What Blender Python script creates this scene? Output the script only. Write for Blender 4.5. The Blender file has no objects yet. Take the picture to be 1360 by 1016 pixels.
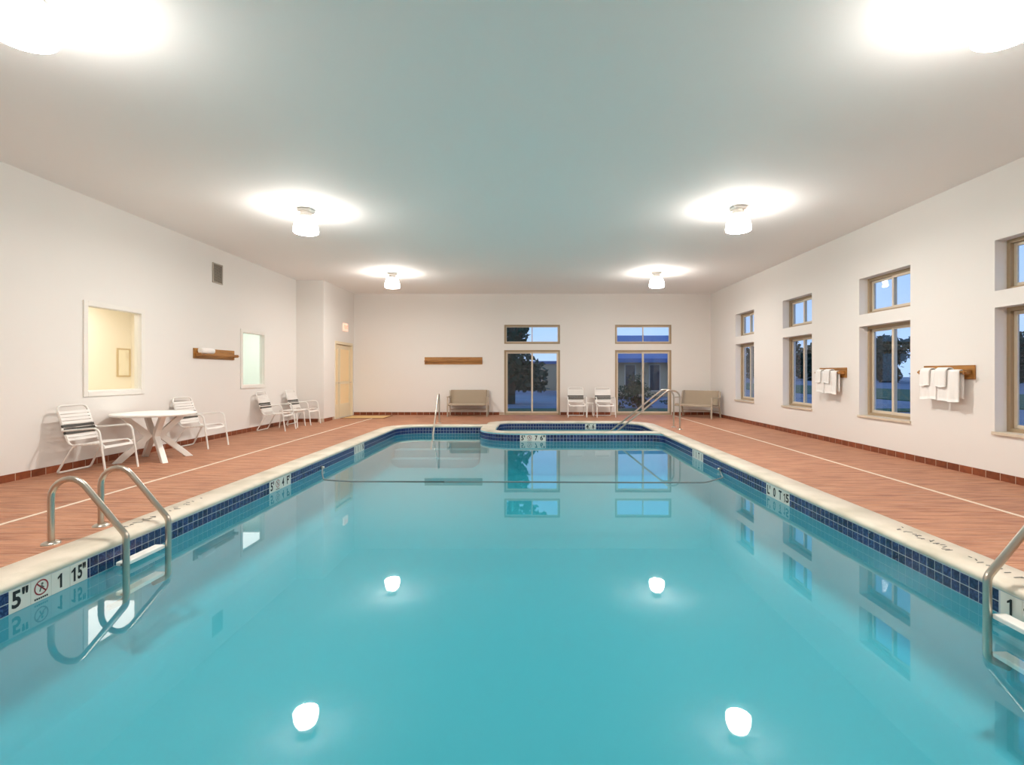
import bpy, bmesh, math, random
from mathutils import Vector, Matrix

random.seed(7)
PI = math.pi
scene = bpy.context.scene
COL = scene.collection

# ------------------------------------------------------------------ camera
F_PX, VX, VY = 690.0, 702.0, 496.3          # focal length and vanishing point in a 1360 x 1016 frame
CAM_Z = 1.335
cam_data = bpy.data.cameras.new('camera')
cam = bpy.data.objects.new('camera', cam_data)
COL.objects.link(cam)
cam.location = (0, 0, CAM_Z)
cam.rotation_euler = (PI / 2, 0, 0)
cam_data.sensor_fit = 'HORIZONTAL'
cam_data.sensor_width = 36
cam_data.lens = 36 * F_PX / 1360
cam_data.shift_x = -(VX - 680) / 1360
cam_data.shift_y = -(508 - VY) / 1360
cam_data.clip_start = 0.05
cam_data.clip_end = 600
scene.camera = cam

# ------------------------------------------------------------------ world, exposure
LAMP_STRENGTH = 265.0          # open bottom of each dome lamp
SHADE_STRENGTH = 48.0          # its opal glass side
SKY_STRENGTH = 1.3
scene.view_settings.view_transform = 'Standard'
scene.view_settings.look = 'None'
scene.view_settings.exposure = 0.2
scene.view_settings.gamma = 1.0
scene.view_settings.use_curve_mapping = False

def srgb(r, g, b):
    def f(c):
        c /= 255.0
        return c / 12.92 if c <= 0.04045 else ((c + 0.055) / 1.055) ** 2.4
    return (f(r), f(g), f(b), 1.0)

world = bpy.data.worlds.new('dusk_sky')
scene.world = world
world.use_nodes = True
wn, wl = world.node_tree.nodes, world.node_tree.links
wn.clear()
wo = wn.new('ShaderNodeOutputWorld'); wb = wn.new('ShaderNodeBackground')
tc = wn.new('ShaderNodeTexCoord'); sp = wn.new('ShaderNodeSeparateXYZ')
rp = wn.new('ShaderNodeValToRGB')
rp.color_ramp.elements[0].position = 0.0; rp.color_ramp.elements[0].color = srgb(176, 204, 246)
rp.color_ramp.elements[1].position = 0.7; rp.color_ramp.elements[1].color = srgb(112, 158, 226)
nz = wn.new('ShaderNodeTexNoise'); nz.inputs['Scale'].default_value = 5.0; nz.inputs['Detail'].default_value = 4
mp = wn.new('ShaderNodeMapping'); mp.inputs['Scale'].default_value = (1, 1, 3)
cr = wn.new('ShaderNodeValToRGB')
cr.color_ramp.elements[0].position = 0.45; cr.color_ramp.elements[0].color = (0, 0, 0, 1)
cr.color_ramp.elements[1].position = 0.75; cr.color_ramp.elements[1].color = (0.55, 0.55, 0.55, 1)
mx = wn.new('ShaderNodeMixRGB'); mx.inputs['Color2'].default_value = srgb(190, 206, 240)
wl.new(tc.outputs['Generated'], sp.inputs[0]); wl.new(sp.outputs['Z'], rp.inputs[0])
wl.new(tc.outputs['Generated'], mp.inputs[0]); wl.new(mp.outputs[0], nz.inputs['Vector'])
wl.new(nz.outputs['Fac'], cr.inputs[0]); wl.new(cr.outputs[0], mx.inputs['Fac'])
wl.new(rp.outputs[0], mx.inputs['Color1']); wl.new(mx.outputs[0], wb.inputs['Color'])
wb.inputs['Strength'].default_value = SKY_STRENGTH
wl.new(wb.outputs[0], wo.inputs['Surface'])

# ------------------------------------------------------------------ materials
def new_mat(name):
    m = bpy.data.materials.new(name); m.use_nodes = True
    n, l = m.node_tree.nodes, m.node_tree.links
    n.clear()
    out = n.new('ShaderNodeOutputMaterial')
    return m, n, l, out

def principled(name, col, rough=0.5, metal=0.0, noise=None, bump=None, spec=0.5, emit=None, rand=0.0):
    """noise = (scale xyz, second colour, amount, low, high); bump = (scale xyz, strength, distance)"""
    m, n, l, out = new_mat(name)
    b = n.new('ShaderNodeBsdfPrincipled')
    b.inputs['Base Color'].default_value = col
    b.inputs['Roughness'].default_value = rough
    b.inputs['Metallic'].default_value = metal
    b.inputs['Specular IOR Level'].default_value = spec
    l.new(b.outputs[0], out.inputs['Surface'])
    src = None
    tcn = n.new('ShaderNodeTexCoord')
    geo = n.new('ShaderNodeNewGeometry')
    if noise:
        sc, c2, amt, lo, hi = noise
        mp = n.new('ShaderNodeMapping'); mp.inputs['Scale'].default_value = sc
        nz = n.new('ShaderNodeTexNoise'); nz.inputs['Scale'].default_value = 1.0; nz.inputs['Detail'].default_value = 5
        rp = n.new('ShaderNodeValToRGB')
        rp.color_ramp.elements[0].position = lo; rp.color_ramp.elements[0].color = (0, 0, 0, 1)
        rp.color_ramp.elements[1].position = hi; rp.color_ramp.elements[1].color = (amt, amt, amt, 1)
        mx = n.new('ShaderNodeMixRGB'); mx.inputs['Color1'].default_value = col; mx.inputs['Color2'].default_value = c2
        l.new(geo.outputs['Position'], mp.inputs[0]); l.new(mp.outputs[0], nz.inputs['Vector'])
        l.new(nz.outputs['Fac'], rp.inputs[0]); l.new(rp.outputs[0], mx.inputs['Fac'])
        src = mx.outputs[0]
    if rand:
        oi = n.new('ShaderNodeObjectInfo')
        hv = n.new('ShaderNodeHueSaturation')
        mr = n.new('ShaderNodeMapRange')
        mr.inputs['To Min'].default_value = 1 - rand; mr.inputs['To Max'].default_value = 1 + rand
        l.new(oi.outputs['Random'], mr.inputs['Value']); l.new(mr.outputs[0], hv.inputs['Value'])
        if src: l.new(src, hv.inputs['Color'])
        else: hv.inputs['Color'].default_value = col
        src = hv.outputs[0]
    if src: l.new(src, b.inputs['Base Color'])
    if bump:
        sc, st, di = bump
        mp2 = n.new('ShaderNodeMapping'); mp2.inputs['Scale'].default_value = sc
        nz2 = n.new('ShaderNodeTexNoise'); nz2.inputs['Scale'].default_value = 1.0; nz2.inputs['Detail'].default_value = 4
        bp = n.new('ShaderNodeBump'); bp.inputs['Strength'].default_value = st; bp.inputs['Distance'].default_value = di
        l.new(geo.outputs['Position'], mp2.inputs[0]); l.new(mp2.outputs[0], nz2.inputs['Vector'])
        l.new(nz2.outputs['Fac'], bp.inputs['Height']); l.new(bp.outputs[0], b.inputs['Normal'])
    if emit:
        b.inputs['Emission Color'].default_value = emit[0]; b.inputs['Emission Strength'].default_value = emit[1]
    return m

def thin_dielectric(name, tint, f0, rough=0.0, volume=None, power=5.0):
    """clear sheet or water surface: Schlick reflection over tinted transparency, the same from both sides"""
    m, n, l, out = new_mat(name)
    geo = n.new('ShaderNodeNewGeometry')
    dt = n.new('ShaderNodeVectorMath'); dt.operation = 'DOT_PRODUCT'
    ab = n.new('ShaderNodeMath'); ab.operation = 'ABSOLUTE'
    om = n.new('ShaderNodeMath'); om.operation = 'SUBTRACT'; om.inputs[0].default_value = 1.0
    pw = n.new('ShaderNodeMath'); pw.operation = 'POWER'; pw.inputs[1].default_value = power
    ma = n.new('ShaderNodeMath'); ma.operation = 'MULTIPLY_ADD'; ma.inputs[1].default_value = 1 - f0; ma.inputs[2].default_value = f0
    tr = n.new('ShaderNodeBsdfTransparent'); tr.inputs['Color'].default_value = tint
    gl = n.new('ShaderNodeBsdfGlossy'); gl.inputs['Roughness'].default_value = rough
    mx = n.new('ShaderNodeMixShader')
    l.new(geo.outputs['Normal'], dt.inputs[0]); l.new(geo.outputs['Incoming'], dt.inputs[1])
    l.new(dt.outputs['Value'], ab.inputs[0]); l.new(ab.outputs[0], om.inputs[1]); l.new(om.outputs[0], pw.inputs[0])
    l.new(pw.outputs[0], ma.inputs[0]); l.new(ma.outputs[0], mx.inputs['Fac'])
    l.new(tr.outputs[0], mx.inputs[1]); l.new(gl.outputs[0], mx.inputs[2])
    l.new(mx.outputs[0], out.inputs['Surface'])
    if volume:
        va = n.new('ShaderNodeVolumeAbsorption'); va.inputs['Color'].default_value = volume[0]; va.inputs['Density'].default_value = volume[1]
        l.new(va.outputs[0], out.inputs['Volume'])
    return m

def emitter(name, col, strength):
    m, n, l, out = new_mat(name)
    e = n.new('ShaderNodeEmission'); e.inputs['Color'].default_value = col; e.inputs['Strength'].default_value = strength
    l.new(e.outputs[0], out.inputs['Surface'])
    return m

M = {}
M['wall'] = principled('painted_plaster_wall', srgb(237, 233, 227), 0.75, bump=((60, 60, 60), 0.08, 0.004))
M['ceiling'] = principled('painted_ceiling', srgb(247, 245, 242), 0.8)
M['deck'] = principled('stamped_concrete_deck', srgb(192, 138, 106), 0.62,
                       noise=((2.2, 15.0, 1), srgb(146, 92, 68), 0.9, 0.42, 0.72), bump=((1.6, 15, 1), 1.0, 0.10))
M['coping'] = principled('cream_coping', srgb(220, 210, 192), 0.6,
                         noise=((2.5, 2.5, 9), srgb(150, 146, 118), 0.6, 0.45, 0.8), bump=((30, 30, 30), 0.2, 0.006))
M['plaster'] = principled('pool_plaster', srgb(86, 182, 197), 0.7)
M['tile'] = principled('cobalt_glazed_tile', srgb(17, 30, 78), 0.22,
                       noise=((60, 60, 60), srgb(64, 88, 140), 0.8, 0.44, 0.68), rand=0.35)
M['marker'] = principled('white_marker_tile', srgb(226, 224, 214), 0.35)
M['ink'] = principled('black_ink', srgb(24, 24, 26), 0.6)
M['red_ink'] = principled('red_ink', srgb(150, 36, 44), 0.6)
M['worn_ink'] = principled('worn_grey_ink', srgb(104, 104, 100), 0.8)
M['steel'] = principled('brushed_steel', srgb(196, 188, 176), 0.28, 1.0)
M['white_tube'] = principled('white_powder_coat', srgb(240, 238, 232), 0.4)
M['strap'] = principled('white_vinyl_strap', srgb(240, 236, 230), 0.45)
M['dark_strap'] = principled('charcoal_vinyl_strap', srgb(62, 60, 54), 0.45)
M['resin'] = principled('white_resin', srgb(242, 240, 234), 0.4)
M['tan_frame'] = principled('tan_anodised_frame', srgb(168, 146, 116), 0.45)
M['light_frame'] = principled('pale_tan_sash', srgb(214, 200, 178), 0.45)
M['dark_rubber'] = principled('dark_gasket', srgb(60, 54, 48), 0.7)
M['glass'] = thin_dielectric('window_glass', (0.90, 0.93, 0.95, 1), 0.04)
M['water'] = thin_dielectric('pool_water', (1, 1, 1, 1), 0.04, 0.02, ((0.25, 0.93, 0.97, 1), 0.42), 4.0)
M['inner_glass'] = thin_dielectric('interior_glass', (0.96, 0.97, 0.96, 1), 0.02, 0.2)
M['tile_grout'] = principled('pale_tile_grout', srgb(190, 198, 204), 0.8)
M['trim_white'] = principled('white_painted_trim', srgb(238, 234, 226), 0.5)
M['wood'] = principled('varnished_pine', srgb(178, 124, 58), 0.4, noise=((3, 3, 40), srgb(120, 74, 28), 0.7, 0.4, 0.7))
M['towel'] = principled('white_terry_cloth', srgb(244, 241, 236), 0.9, bump=((180, 180, 180), 0.4, 0.004))
M['quarry'] = principled('red_quarry_tile', srgb(138, 72, 40), 0.4, noise=((14, 14, 14), srgb(104, 48, 26), 0.7, 0.4, 0.7), rand=0.22)
M['grout'] = principled('grout', srgb(206, 186, 164), 0.85)
M['sling'] = principled('taupe_sling_mesh', srgb(168, 152, 130), 0.75, bump=((300, 300, 300), 0.3, 0.003))
M['taupe_tube'] = principled('taupe_powder_coat', srgb(186, 172, 152), 0.45)
M['lamp_glass'] = emitter('lit_opal_glass', (1.0, 0.935, 0.88, 1), SHADE_STRENGTH)
M['lamp_diffuser'] = emitter('lit_lamp_diffuser', (1.0, 0.935, 0.88, 1), LAMP_STRENGTH)
M['lamp_metal'] = principled('white_lamp_metal', srgb(235, 230, 222), 0.4)
M['vent'] = principled('grey_vent_metal', srgb(176, 166, 152), 0.5)
M['vent_dark'] = principled('vent_dark', srgb(92, 84, 74), 0.7)
M['cream_room'] = principled('cream_room_paint', srgb(248, 240, 222), 0.8)
M['mint_room'] = principled('pale_green_room_paint', srgb(240, 245, 238), 0.8)
M['panel_warm'] = emitter('lit_panel_warm', (1.0, 0.93, 0.86, 1), 4.3)
M['panel_cool'] = emitter('lit_panel_cool', (1.0, 1.0, 0.95, 1), 2.9)
M['door_paint'] = principled('cream_door_paint', srgb(236, 220, 188), 0.5)
M['amber_pane'] = principled('amber_lit_pane', srgb(218, 184, 130), 0.3, emit=((1.0, 0.72, 0.40, 1), 0.16))
M['exit_face'] = principled('exit_sign_face', srgb(244, 214, 196), 0.4, emit=((1.0, 0.6, 0.45, 1), 0.5))
M['exit_red'] = principled('exit_sign_red', srgb(220, 90, 50), 0.4, emit=((1.0, 0.25, 0.1, 1), 0.8))
M['patch_beige'] = principled('beige_light_patch', srgb(226, 190, 132), 0.9)
M['patch_brown'] = principled('brown_patch_border', srgb(130, 84, 44), 0.9)
M['drain'] = principled('white_strip_drain', srgb(236, 220, 200), 0.5)
M['rope'] = principled('grey_rope', srgb(110, 124, 126), 0.8)
M['asphalt'] = principled('asphalt', srgb(120, 128, 140), 0.85, noise=((0.4, 0.4, 1), srgb(90, 98, 110), 0.6, 0.4, 0.7))
M['grass'] = principled('grass', srgb(60, 92, 48), 0.9, noise=((1.5, 1.5, 1), srgb(40, 70, 34), 0.8, 0.4, 0.7))
M['leaf'] = principled('dark_foliage', srgb(38, 66, 50), 0.8, noise=((3, 3, 3), srgb(20, 40, 30), 0.8, 0.4, 0.7))
M['leaf2'] = principled('olive_foliage', srgb(66, 80, 42), 0.8, noise=((5, 5, 5), srgb(96, 76, 46), 0.8, 0.4, 0.7))
M['bark'] = principled('bark', srgb(70, 56, 44), 0.9)
M['stucco'] = principled('tan_stucco', srgb(190, 168, 134), 0.8)
M['slate'] = principled('blue_grey_roof', srgb(96, 118, 160), 0.6)
M['dark_glass'] = principled('dark_window_glass', srgb(30, 40, 52), 0.15)
M['picture'] = principled('pale_print', srgb(246, 238, 214), 0.6, noise=((6, 6, 6), srgb(220, 200, 170), 0.5, 0.5, 0.7))
M['picture_frame'] = principled('bronze_picture_frame', srgb(206, 184, 144), 0.5)

# ------------------------------------------------------------------ mesh helpers
class MB:
    def __init__(self):
        self.v = []; self.f = []; self.smooth = []
    def add(self, vs, fs, smooth=False):
        o = len(self.v)
        self.v += [tuple(p) for p in vs]
        self.f += [[i + o for i in f] for f in fs]
        self.smooth += [smooth] * len(fs)
        return self
    def box(self, x0, x1, y0, y1, z0, z1):
        vs = [(x, y, z) for x in (x0, x1) for y in (y0, y1) for z in (z0, z1)]
        fs = [(0, 1, 3, 2), (4, 6, 7, 5), (0, 4, 5, 1), (2, 3, 7, 6), (0, 2, 6, 4), (1, 5, 7, 3)]
        return self.add(vs, fs)
    def bar(self, a, b, w, t, up=(0, 0, 1)):
        """rectangular bar from a to b"""
        a, b = Vector(a), Vector(b); d = (b - a).normalized()
        u = Vector(up); s = d.cross(u)
        if s.length < 1e-4: s = d.cross(Vector((1, 0, 0)))
        s.normalize(); u = s.cross(d).normalized()
        vs = []
        for p in (a, b):
            for i, j in ((-1, -1), (1, -1), (1, 1), (-1, 1)):
                vs.append(p + s * (i * w / 2) + u * (j * t / 2))
        return self.add(vs, [(3, 2, 1, 0), (4, 5, 6, 7), (0, 1, 5, 4), (1, 2, 6, 5), (2, 3, 7, 6), (3, 0, 4, 7)])
    def tube(self, pts, r, seg=10, closed=False, rz=None):
        pts = [Vector(p) for p in pts]
        n = len(pts); rings = []
        tang = []
        for i in range(n):
            if closed: t = pts[(i + 1) % n] - pts[i - 1]
            elif i == 0: t = pts[1] - pts[0]
            elif i == n - 1: t = pts[-1] - pts[-2]
            else: t = (pts[i + 1] - pts[i]).normalized() + (pts[i] - pts[i - 1]).normalized()
            tang.append(t.normalized())
        up = Vector((0, 0, 1))
        if abs(tang[0].dot(up)) > 0.9: up = Vector((0, 1, 0))
        if abs(tang[0].dot(up)) > 0.9: up = Vector((1, 0, 0))
        nrm = (up - tang[0] * up.dot(tang[0])).normalized()
        vs = []
        for i in range(n):
            nrm = (nrm - tang[i] * nrm.dot(tang[i]))
            nrm.normalize()
            bn = tang[i].cross(nrm)
            rr = r[i] if isinstance(r, (list, tuple)) else r
            for k in range(seg):
                a = 2 * PI * k / seg
                vs.append(pts[i] + nrm * (math.cos(a) * rr) + bn * (math.sin(a) * rr))
        fs = []
        m = n if closed else n - 1
        for i in range(m):
            j = (i + 1) % n
            for k in range(seg):
                k2 = (k + 1) % seg
                fs.append((i * seg + k, i * seg + k2, j * seg + k2, j * seg + k))
        self.add(vs, fs, True)
        if not closed:
            self.add(vs[:seg], [tuple(reversed(range(seg)))]); self.add(vs[-seg:], [tuple(range(seg))])
        return self
    def lathe(self, prof, seg=24, c=(0, 0, 0), caps=(False, False)):
        vs = []; fs = []
        for r, z in prof:
            for k in range(seg):
                a = 2 * PI * k / seg
                vs.append((c[0] + r * math.cos(a), c[1] + r * math.sin(a), c[2] + z))
        for i in range(len(prof) - 1):
            for k in range(seg):
                k2 = (k + 1) % seg
                fs.append((i * seg + k, i * seg + k2, (i + 1) * seg + k2, (i + 1) * seg + k))
        self.add(vs, fs, True)
        if caps[0]: self.add(vs[:seg], [tuple(reversed(range(seg)))])
        if caps[1]: self.add(vs[-seg:], [tuple(range(seg))])
        return self
    def prism(self, poly, z0, z1, top=True, bottom=True, sides=True):
        """poly: list of (x, y), counter-clockwise; sides face outward"""
        n = len(poly)
        vs = [(x, y, z0) for x, y in poly] + [(x, y, z1) for x, y in poly]
        fs = []
        if sides: fs += [(i, (i + 1) % n, n + (i + 1) % n, n + i) for i in range(n)]
        if top: fs.append(tuple(range(n, 2 * n)))
        if bottom: fs.append(tuple(reversed(range(n))))
        return self.add(vs, fs)
    def build(self, name, mat, parent=None, bevel=0):
        me = bpy.data.meshes.new(name)
        me.from_pydata(self.v, [], self.f)
        me.polygons.foreach_set('use_smooth', self.smooth)
        me.materials.append(mat)
        me.update()
        o = bpy.data.objects.new(name, me)
        COL.objects.link(o)
        o.parent = parent
        if bevel:
            b = o.modifiers.new('bevel', 'BEVEL'); b.width = bevel; b.segments = 2; b.limit_method = 'ANGLE'
        return o

def tag(o, label=None, cat=None, group=None, kind=None):
    if label: o['label'] = label
    if cat: o['category'] = cat
    if group: o['group'] = group
    if kind: o['kind'] = kind
    return o

def empty(name, loc=(0, 0, 0), rz=0.0, label=None, cat=None, group=None, kind=None):
    o = bpy.data.objects.new(name, None)
    COL.objects.link(o)
    o.empty_display_size = 0.1
    o.location = loc; o.rotation_euler = (0, 0, rz)
    return tag(o, label, cat, group, kind)

def instance(src, name, parent, loc, rot=(0, 0, 0)):
    c = bpy.data.objects.new(name, src)
    COL.objects.link(c); c.parent = parent; c.location = loc; c.rotation_euler = rot
    return c

def copy_tree(o, parent=None):
    c = o.copy(); COL.objects.link(c); c.parent = parent
    for ch in list(o.children): copy_tree(ch, c)
    return c

def rounded(pts, radii, seg=8):
    """polyline (2-D or 3-D) with rounded corners; radii per point (0 keeps the corner)"""
    pts = [Vector(p) for p in pts]
    out = []
    for i, p in enumerate(pts):
        r = radii[i] if isinstance(radii, (list, tuple)) else radii
        if i in (0, len(pts) - 1) or r <= 0:
            out.append(p); continue
        a = (pts[i - 1] - p); b = (pts[i + 1] - p)
        la, lb = a.length, b.length
        a.normalize(); b.normalize()
        ang = a.angle(b)
        t = min(r / math.tan(ang / 2), la * 0.98, lb * 0.98)
        rr = t * math.tan(ang / 2)
        c = p + (a + b).normalized() * (rr / math.sin(ang / 2))
        s = p + a * t - c; e = p + b * t - c
        tot = s.angle(e)
        for k in range(seg + 1):
            u = k / seg
            q = (s * math.sin((1 - u) * tot) + e * math.sin(u * tot)) / math.sin(tot)
            out.append(c + q)
    return out

def rounded_closed(pts, radii, seg=10):
    n = len(pts)
    res = []
    for i in range(n):
        tri = [pts[i - 1], pts[i], pts[(i + 1) % n]]
        r = rounded(tri, [0, radii[i], 0], seg)
        res += r[1:-1]
    return [(p[0], p[1]) for p in res]

def offset_poly(poly, d):
    """offset a counter-clockwise closed polygon outward by d (mitre)"""
    n = len(poly); out = []
    for i in range(n):
        p0, p1, p2 = (Vector(poly[i - 1]), Vector(poly[i]), Vector(poly[(i + 1) % n]))
        e1 = (p1 - p0).normalized(); e2 = (p2 - p1).normalized()
        n1 = Vector((e1.y, -e1.x)); n2 = Vector((e2.y, -e2.x))
        m = (n1 + n2).normalized()
        k = d / max(0.3, m.dot(n1))
        out.append((p1.x + m.x * k, p1.y + m.y * k))
    return out

def text_mesh(body, size, mat, bold=0.0):
    cu = bpy.data.curves.new('lettering', 'FONT')
    cu.body = body; cu.size = size; cu.align_x = 'CENTER'; cu.align_y = 'CENTER'; cu.resolution_u = 3; cu.offset = bold
    to = bpy.data.objects.new('lettering_source', cu)
    COL.objects.link(to)
    dg = bpy.context.evaluated_depsgraph_get()
    me = bpy.data.meshes.new_from_object(to.evaluated_get(dg))
    bpy.data.objects.remove(to); bpy.data.curves.remove(cu)
    me.materials.clear(); me.materials.append(mat)
    return me

# ------------------------------------------------------------------ dimensions
XL, XR, XJ = -6.42, 5.90, -5.66
YB, YR, YJ = 16.83, -1.3, 14.35
H = 3.92
PL, PR, PN, PF = -3.32, 3.03, 0.9, 13.4          # pool tile faces
WZ = -0.207                                       # pool water level
SPA_WZ = -0.14
T = 0.30                                          # wall thickness

# ------------------------------------------------------------------ shell: walls with openings
def wall_cells(u0, u1, z0, z1, openings):
    us = sorted({u0, u1} | {o[0] for o in openings} | {o[1] for o in openings})
    zs = sorted({z0, z1} | {o[2] for o in openings} | {o[3] for o in openings})
    for i in range(len(us) - 1):
        for j in range(len(zs) - 1):
            cu, cz = (us[i] + us[i + 1]) / 2, (zs[j] + zs[j + 1]) / 2
            if any(o[0] < cu < o[1] and o[2] < cz < o[3] for o in openings): continue
            yield us[i], us[i + 1], zs[j], zs[j + 1]

LOW_Z, LOW_T, UP_B, UP_T = 0.60, 2.17, 2.38, 3.02
right_windows = [(13.60, 14.81), (10.82, 12.06), (8.03, 9.27), (5.33, 6.575)]
left_windows = [(7.48, 8.67, 1.0, 2.40), (11.57, 12.67, 1.0, 2.34)]
LEFT_OPEN = [(a + 0.06, b - 0.06, c + 0.07, d - 0.06) for a, b, c, d in left_windows]
back_doors = [(-0.79, 1.02), (2.80, 4.63)]
DOOR_T = 2.10; TR_B, TR_T = 2.30, 2.92
entry = (15.18, 16.70, 0.0, 2.30)

mb = MB()
for a, b, c, d in wall_cells(YR - T, YB + T, -0.1, H, [(a, b, LOW_Z, LOW_T) for a, b in right_windows] + [(a, b, UP_B, UP_T) for a, b in right_windows]):
    mb.box(XR, XR + T, a, b, c, d)
tag(mb.build('wall_right', M['wall']), 'white plaster wall pierced by pairs of windows and towel racks', 'wall', kind='structure')
mb = MB()
for a, b, c, d in wall_cells(XJ, XR, -0.1, H, [(a, b, 0.0, DOOR_T) for a, b in back_doors] + [(a, b, TR_B, TR_T) for a, b in back_doors]):
    mb.box(a, b, YB, YB + T, c, d)
tag(mb.build('wall_back', M['wall']), 'white plaster end wall with two sliding glass doors', 'wall', kind='structure')
mb = MB()
for a, b, c, d in wall_cells(YR - T, YJ, -0.1, H, LEFT_OPEN):
    mb.box(XL - 0.1, XL, a, b, c, d)
tag(mb.build('wall_left', M['wall']), 'long white plaster wall behind the round table', 'wall', kind='structure')
mb = MB()
mb.box(XL - 0.2, XJ, YJ, YJ + 0.15, -0.1, H)
for a, b, c, d in wall_cells(YJ + 0.15, YB + T, -0.1, H, [entry]):
    mb.box(XJ - 0.2, XJ, a, b, c, d)
tag(mb.build('wall_alcove', M['wall']), 'white wall jog that holds the cream entry door', 'wall', kind='structure')
tag(MB().box(XL, XR, YR - T, YR, -0.1, H).build('wall_rear', M['wall']), 'plain white wall behind the near end of the pool', 'wall', kind='structure')
tag(MB().box(XL - 0.2, XR + T, YR - T, YB + T, H, H + 0.2).build('ceiling', M['ceiling']), 'smooth white painted ceiling over the pool', 'ceiling', kind='structure')

# ------------------------------------------------------------------ pool outlines (counter-clockwise)
SF_OUT, SF_IN, SB = 11.8, 12.1, 14.4              # spa front outer / inner, spa back
SPL_OUT, SPL_IN = -1.18, -0.80
union = rounded_closed([(PL, PN), (PR, PN), (PR, SB), (SPL_IN, SB), (SPL_IN, PF), (PL, PF)], [0.02, 0.02, 0.75, 0.35, 0.02, 0.6])
pool_poly = rounded_closed([(PL, PN), (PR, PN), (PR, SF_OUT), (SPL_OUT, SF_OUT), (SPL_OUT, PF), (PL, PF)], [0.3, 0.3, 0.3, 0.98, 0.02, 0.6], 18)
spa_poly = rounded_closed([(SPL_IN, SF_IN), (PR, SF_IN), (PR, SB), (SPL_IN, SB)], [0.45, 0.3, 0.75, 0.35], 12)
divider = rounded_closed([(PR + 0.05, SF_OUT), (PR + 0.05, SF_IN), (SPL_IN, SF_IN), (SPL_IN, PF + 0.02), (SPL_OUT, PF + 0.02), (SPL_OUT, SF_OUT)],
                         [0, 0, 0.45, 0, 0, 0.98], 14)

def ring_deck():
    bm = bmesh.new()
    outer = [(XL, YR), (XR, YR), (XR, YB), (XJ, YB), (XJ, YJ), (XL, YJ)]
    inner = offset_poly(union, 0.30)
    for poly in (outer, inner):
        vs = [bm.verts.new((x, y, 0)) for x, y in poly]
        for i in range(len(vs)): bm.edges.new((vs[i - 1], vs[i]))
    bmesh.ops.triangle_fill(bm, use_beauty=True, use_dissolve=False, edges=bm.edges[:])
    for f in bm.faces:
        if f.normal.z < 0: f.normal_flip()
    me = bpy.data.meshes.new('floor'); bm.to_mesh(me); bm.free()
    me.materials.append(M['deck'])
    o = bpy.data.objects.new('floor', me); COL.objects.link(o)
    return o
tag(ring_deck(), 'terracotta stamped concrete deck around the pool', 'floor', kind='structure')

# coping: swept bullnose
prof = [(0.30, -0.12), (0.30, 0.004), (0.04, 0.008), (0.005, 0.004), (-0.018, -0.010), (-0.026, -0.028), (-0.018, -0.044), (0.0, -0.052), (0.02, -0.054)]
rings = [offset_poly(union, d) for d, z in prof]
n = len(union)
mb = MB()
vs = [(x, y, prof[k][1]) for k in range(len(prof)) for x, y in rings[k]]
fs = []
for k in range(len(prof) - 1):
    for i in range(n):
        j = (i + 1) % n
        fs.append((k * n + i, k * n + j, (k + 1) * n + j, (k + 1) * n + i))
mb.add(vs, fs, True)
coping = tag(mb.build('pool_coping', M['coping']), 'cream bullnose coping rimming the pool with mossy stains', 'coping', kind='structure')
for sgn, spans, xc in ((-1, [(4.48, 4.86), (5.02, 5.52)], PL - 0.16), (1, [(3.90, 4.52), (3.30, 3.80)], PR + 0.16)):
    for a, b in spans:
        mb = MB(); y = a
        rr = random.Random(int(a * 100))
        while y < b:
            w = rr.uniform(0.03, 0.06)
            x0 = xc + rr.uniform(-0.02, 0.02)
            for _ in range(rr.choice((1, 2, 2, 3))):
                ax, ay = x0 + rr.uniform(-0.045, 0.045), y + rr.uniform(0, w)
                bx, by = x0 + rr.uniform(-0.045, 0.045), y + rr.uniform(0, w)
                if (ax - bx) ** 2 + (ay - by) ** 2 > 0.0006:
                    mb.bar((ax, ay, 0.0085), (bx, by, 0.0085), 0.008, 0.002)
            y += w + 0.018
        tag(mb.build('stencilled_lettering', M['worn_ink'], coping), 'worn grey stencilled lettering')

# basin shells (faces look inward)
def basin(name, poly, depth, mat):
    k = len(poly)
    R = 0.28
    lv = [(0.0, -0.03)] + [(R * (1 - math.cos(a * PI / 12)), depth + R * (1 - math.sin(a * PI / 12))) for a in range(0, 7)]
    vs = []
    for d, z in lv: vs += [(x, y, z) for x, y in (offset_poly(poly, -d) if d else poly)]
    fs = []
    for j in range(len(lv) - 1):
        fs += [(j * k + (i + 1) % k, j * k + i, (j + 1) * k + i, (j + 1) * k + (i + 1) % k) for i in range(k)]
    mb = MB().add(vs, fs, True)
    mb.add(vs[-k:], [tuple(range(k))])
    return mb.build(name, mat)
pool = tag(basin('pool_basin', pool_poly, -0.92, M['plaster']), 'long plastered pool basin banded with blue waterline tiles', 'pool', kind='structure')
spa = tag(basin('spa_basin', spa_poly, -0.85, M['plaster']), 'small spa basin at the far end of the pool', 'spa', kind='structure')
dv = tag(MB().prism(divider, -0.054, 0.0).build('spa_divider', M['coping'], bevel=0.02), 'low curved cream wall dividing the spa from the pool', 'wall', kind='structure')
MB().prism(offset_poly(divider, -0.012), -0.91, -0.05).build('plaster_core', M['plaster'], dv)
# underwater entry steps in the back corner
steps = MB()
for k in range(3):
    steps.box(PL + 0.02, SPL_OUT - 0.02, PF - 0.32 * (k + 1), PF - 0.01, -0.915, -0.36 - 0.18 * k)
tag(steps.build('pool_steps', M['plaster']), 'submerged plaster entry steps below the single handrail', 'steps', kind='structure')
# spa bench
tag(MB().box(SPL_IN + 0.1, PR - 0.05, SB - 0.5, SB - 0.01, -0.845, -0.45).build('spa_bench', M['plaster']), 'submerged seating bench along the far side of the spa', 'bench', kind='structure')

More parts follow.
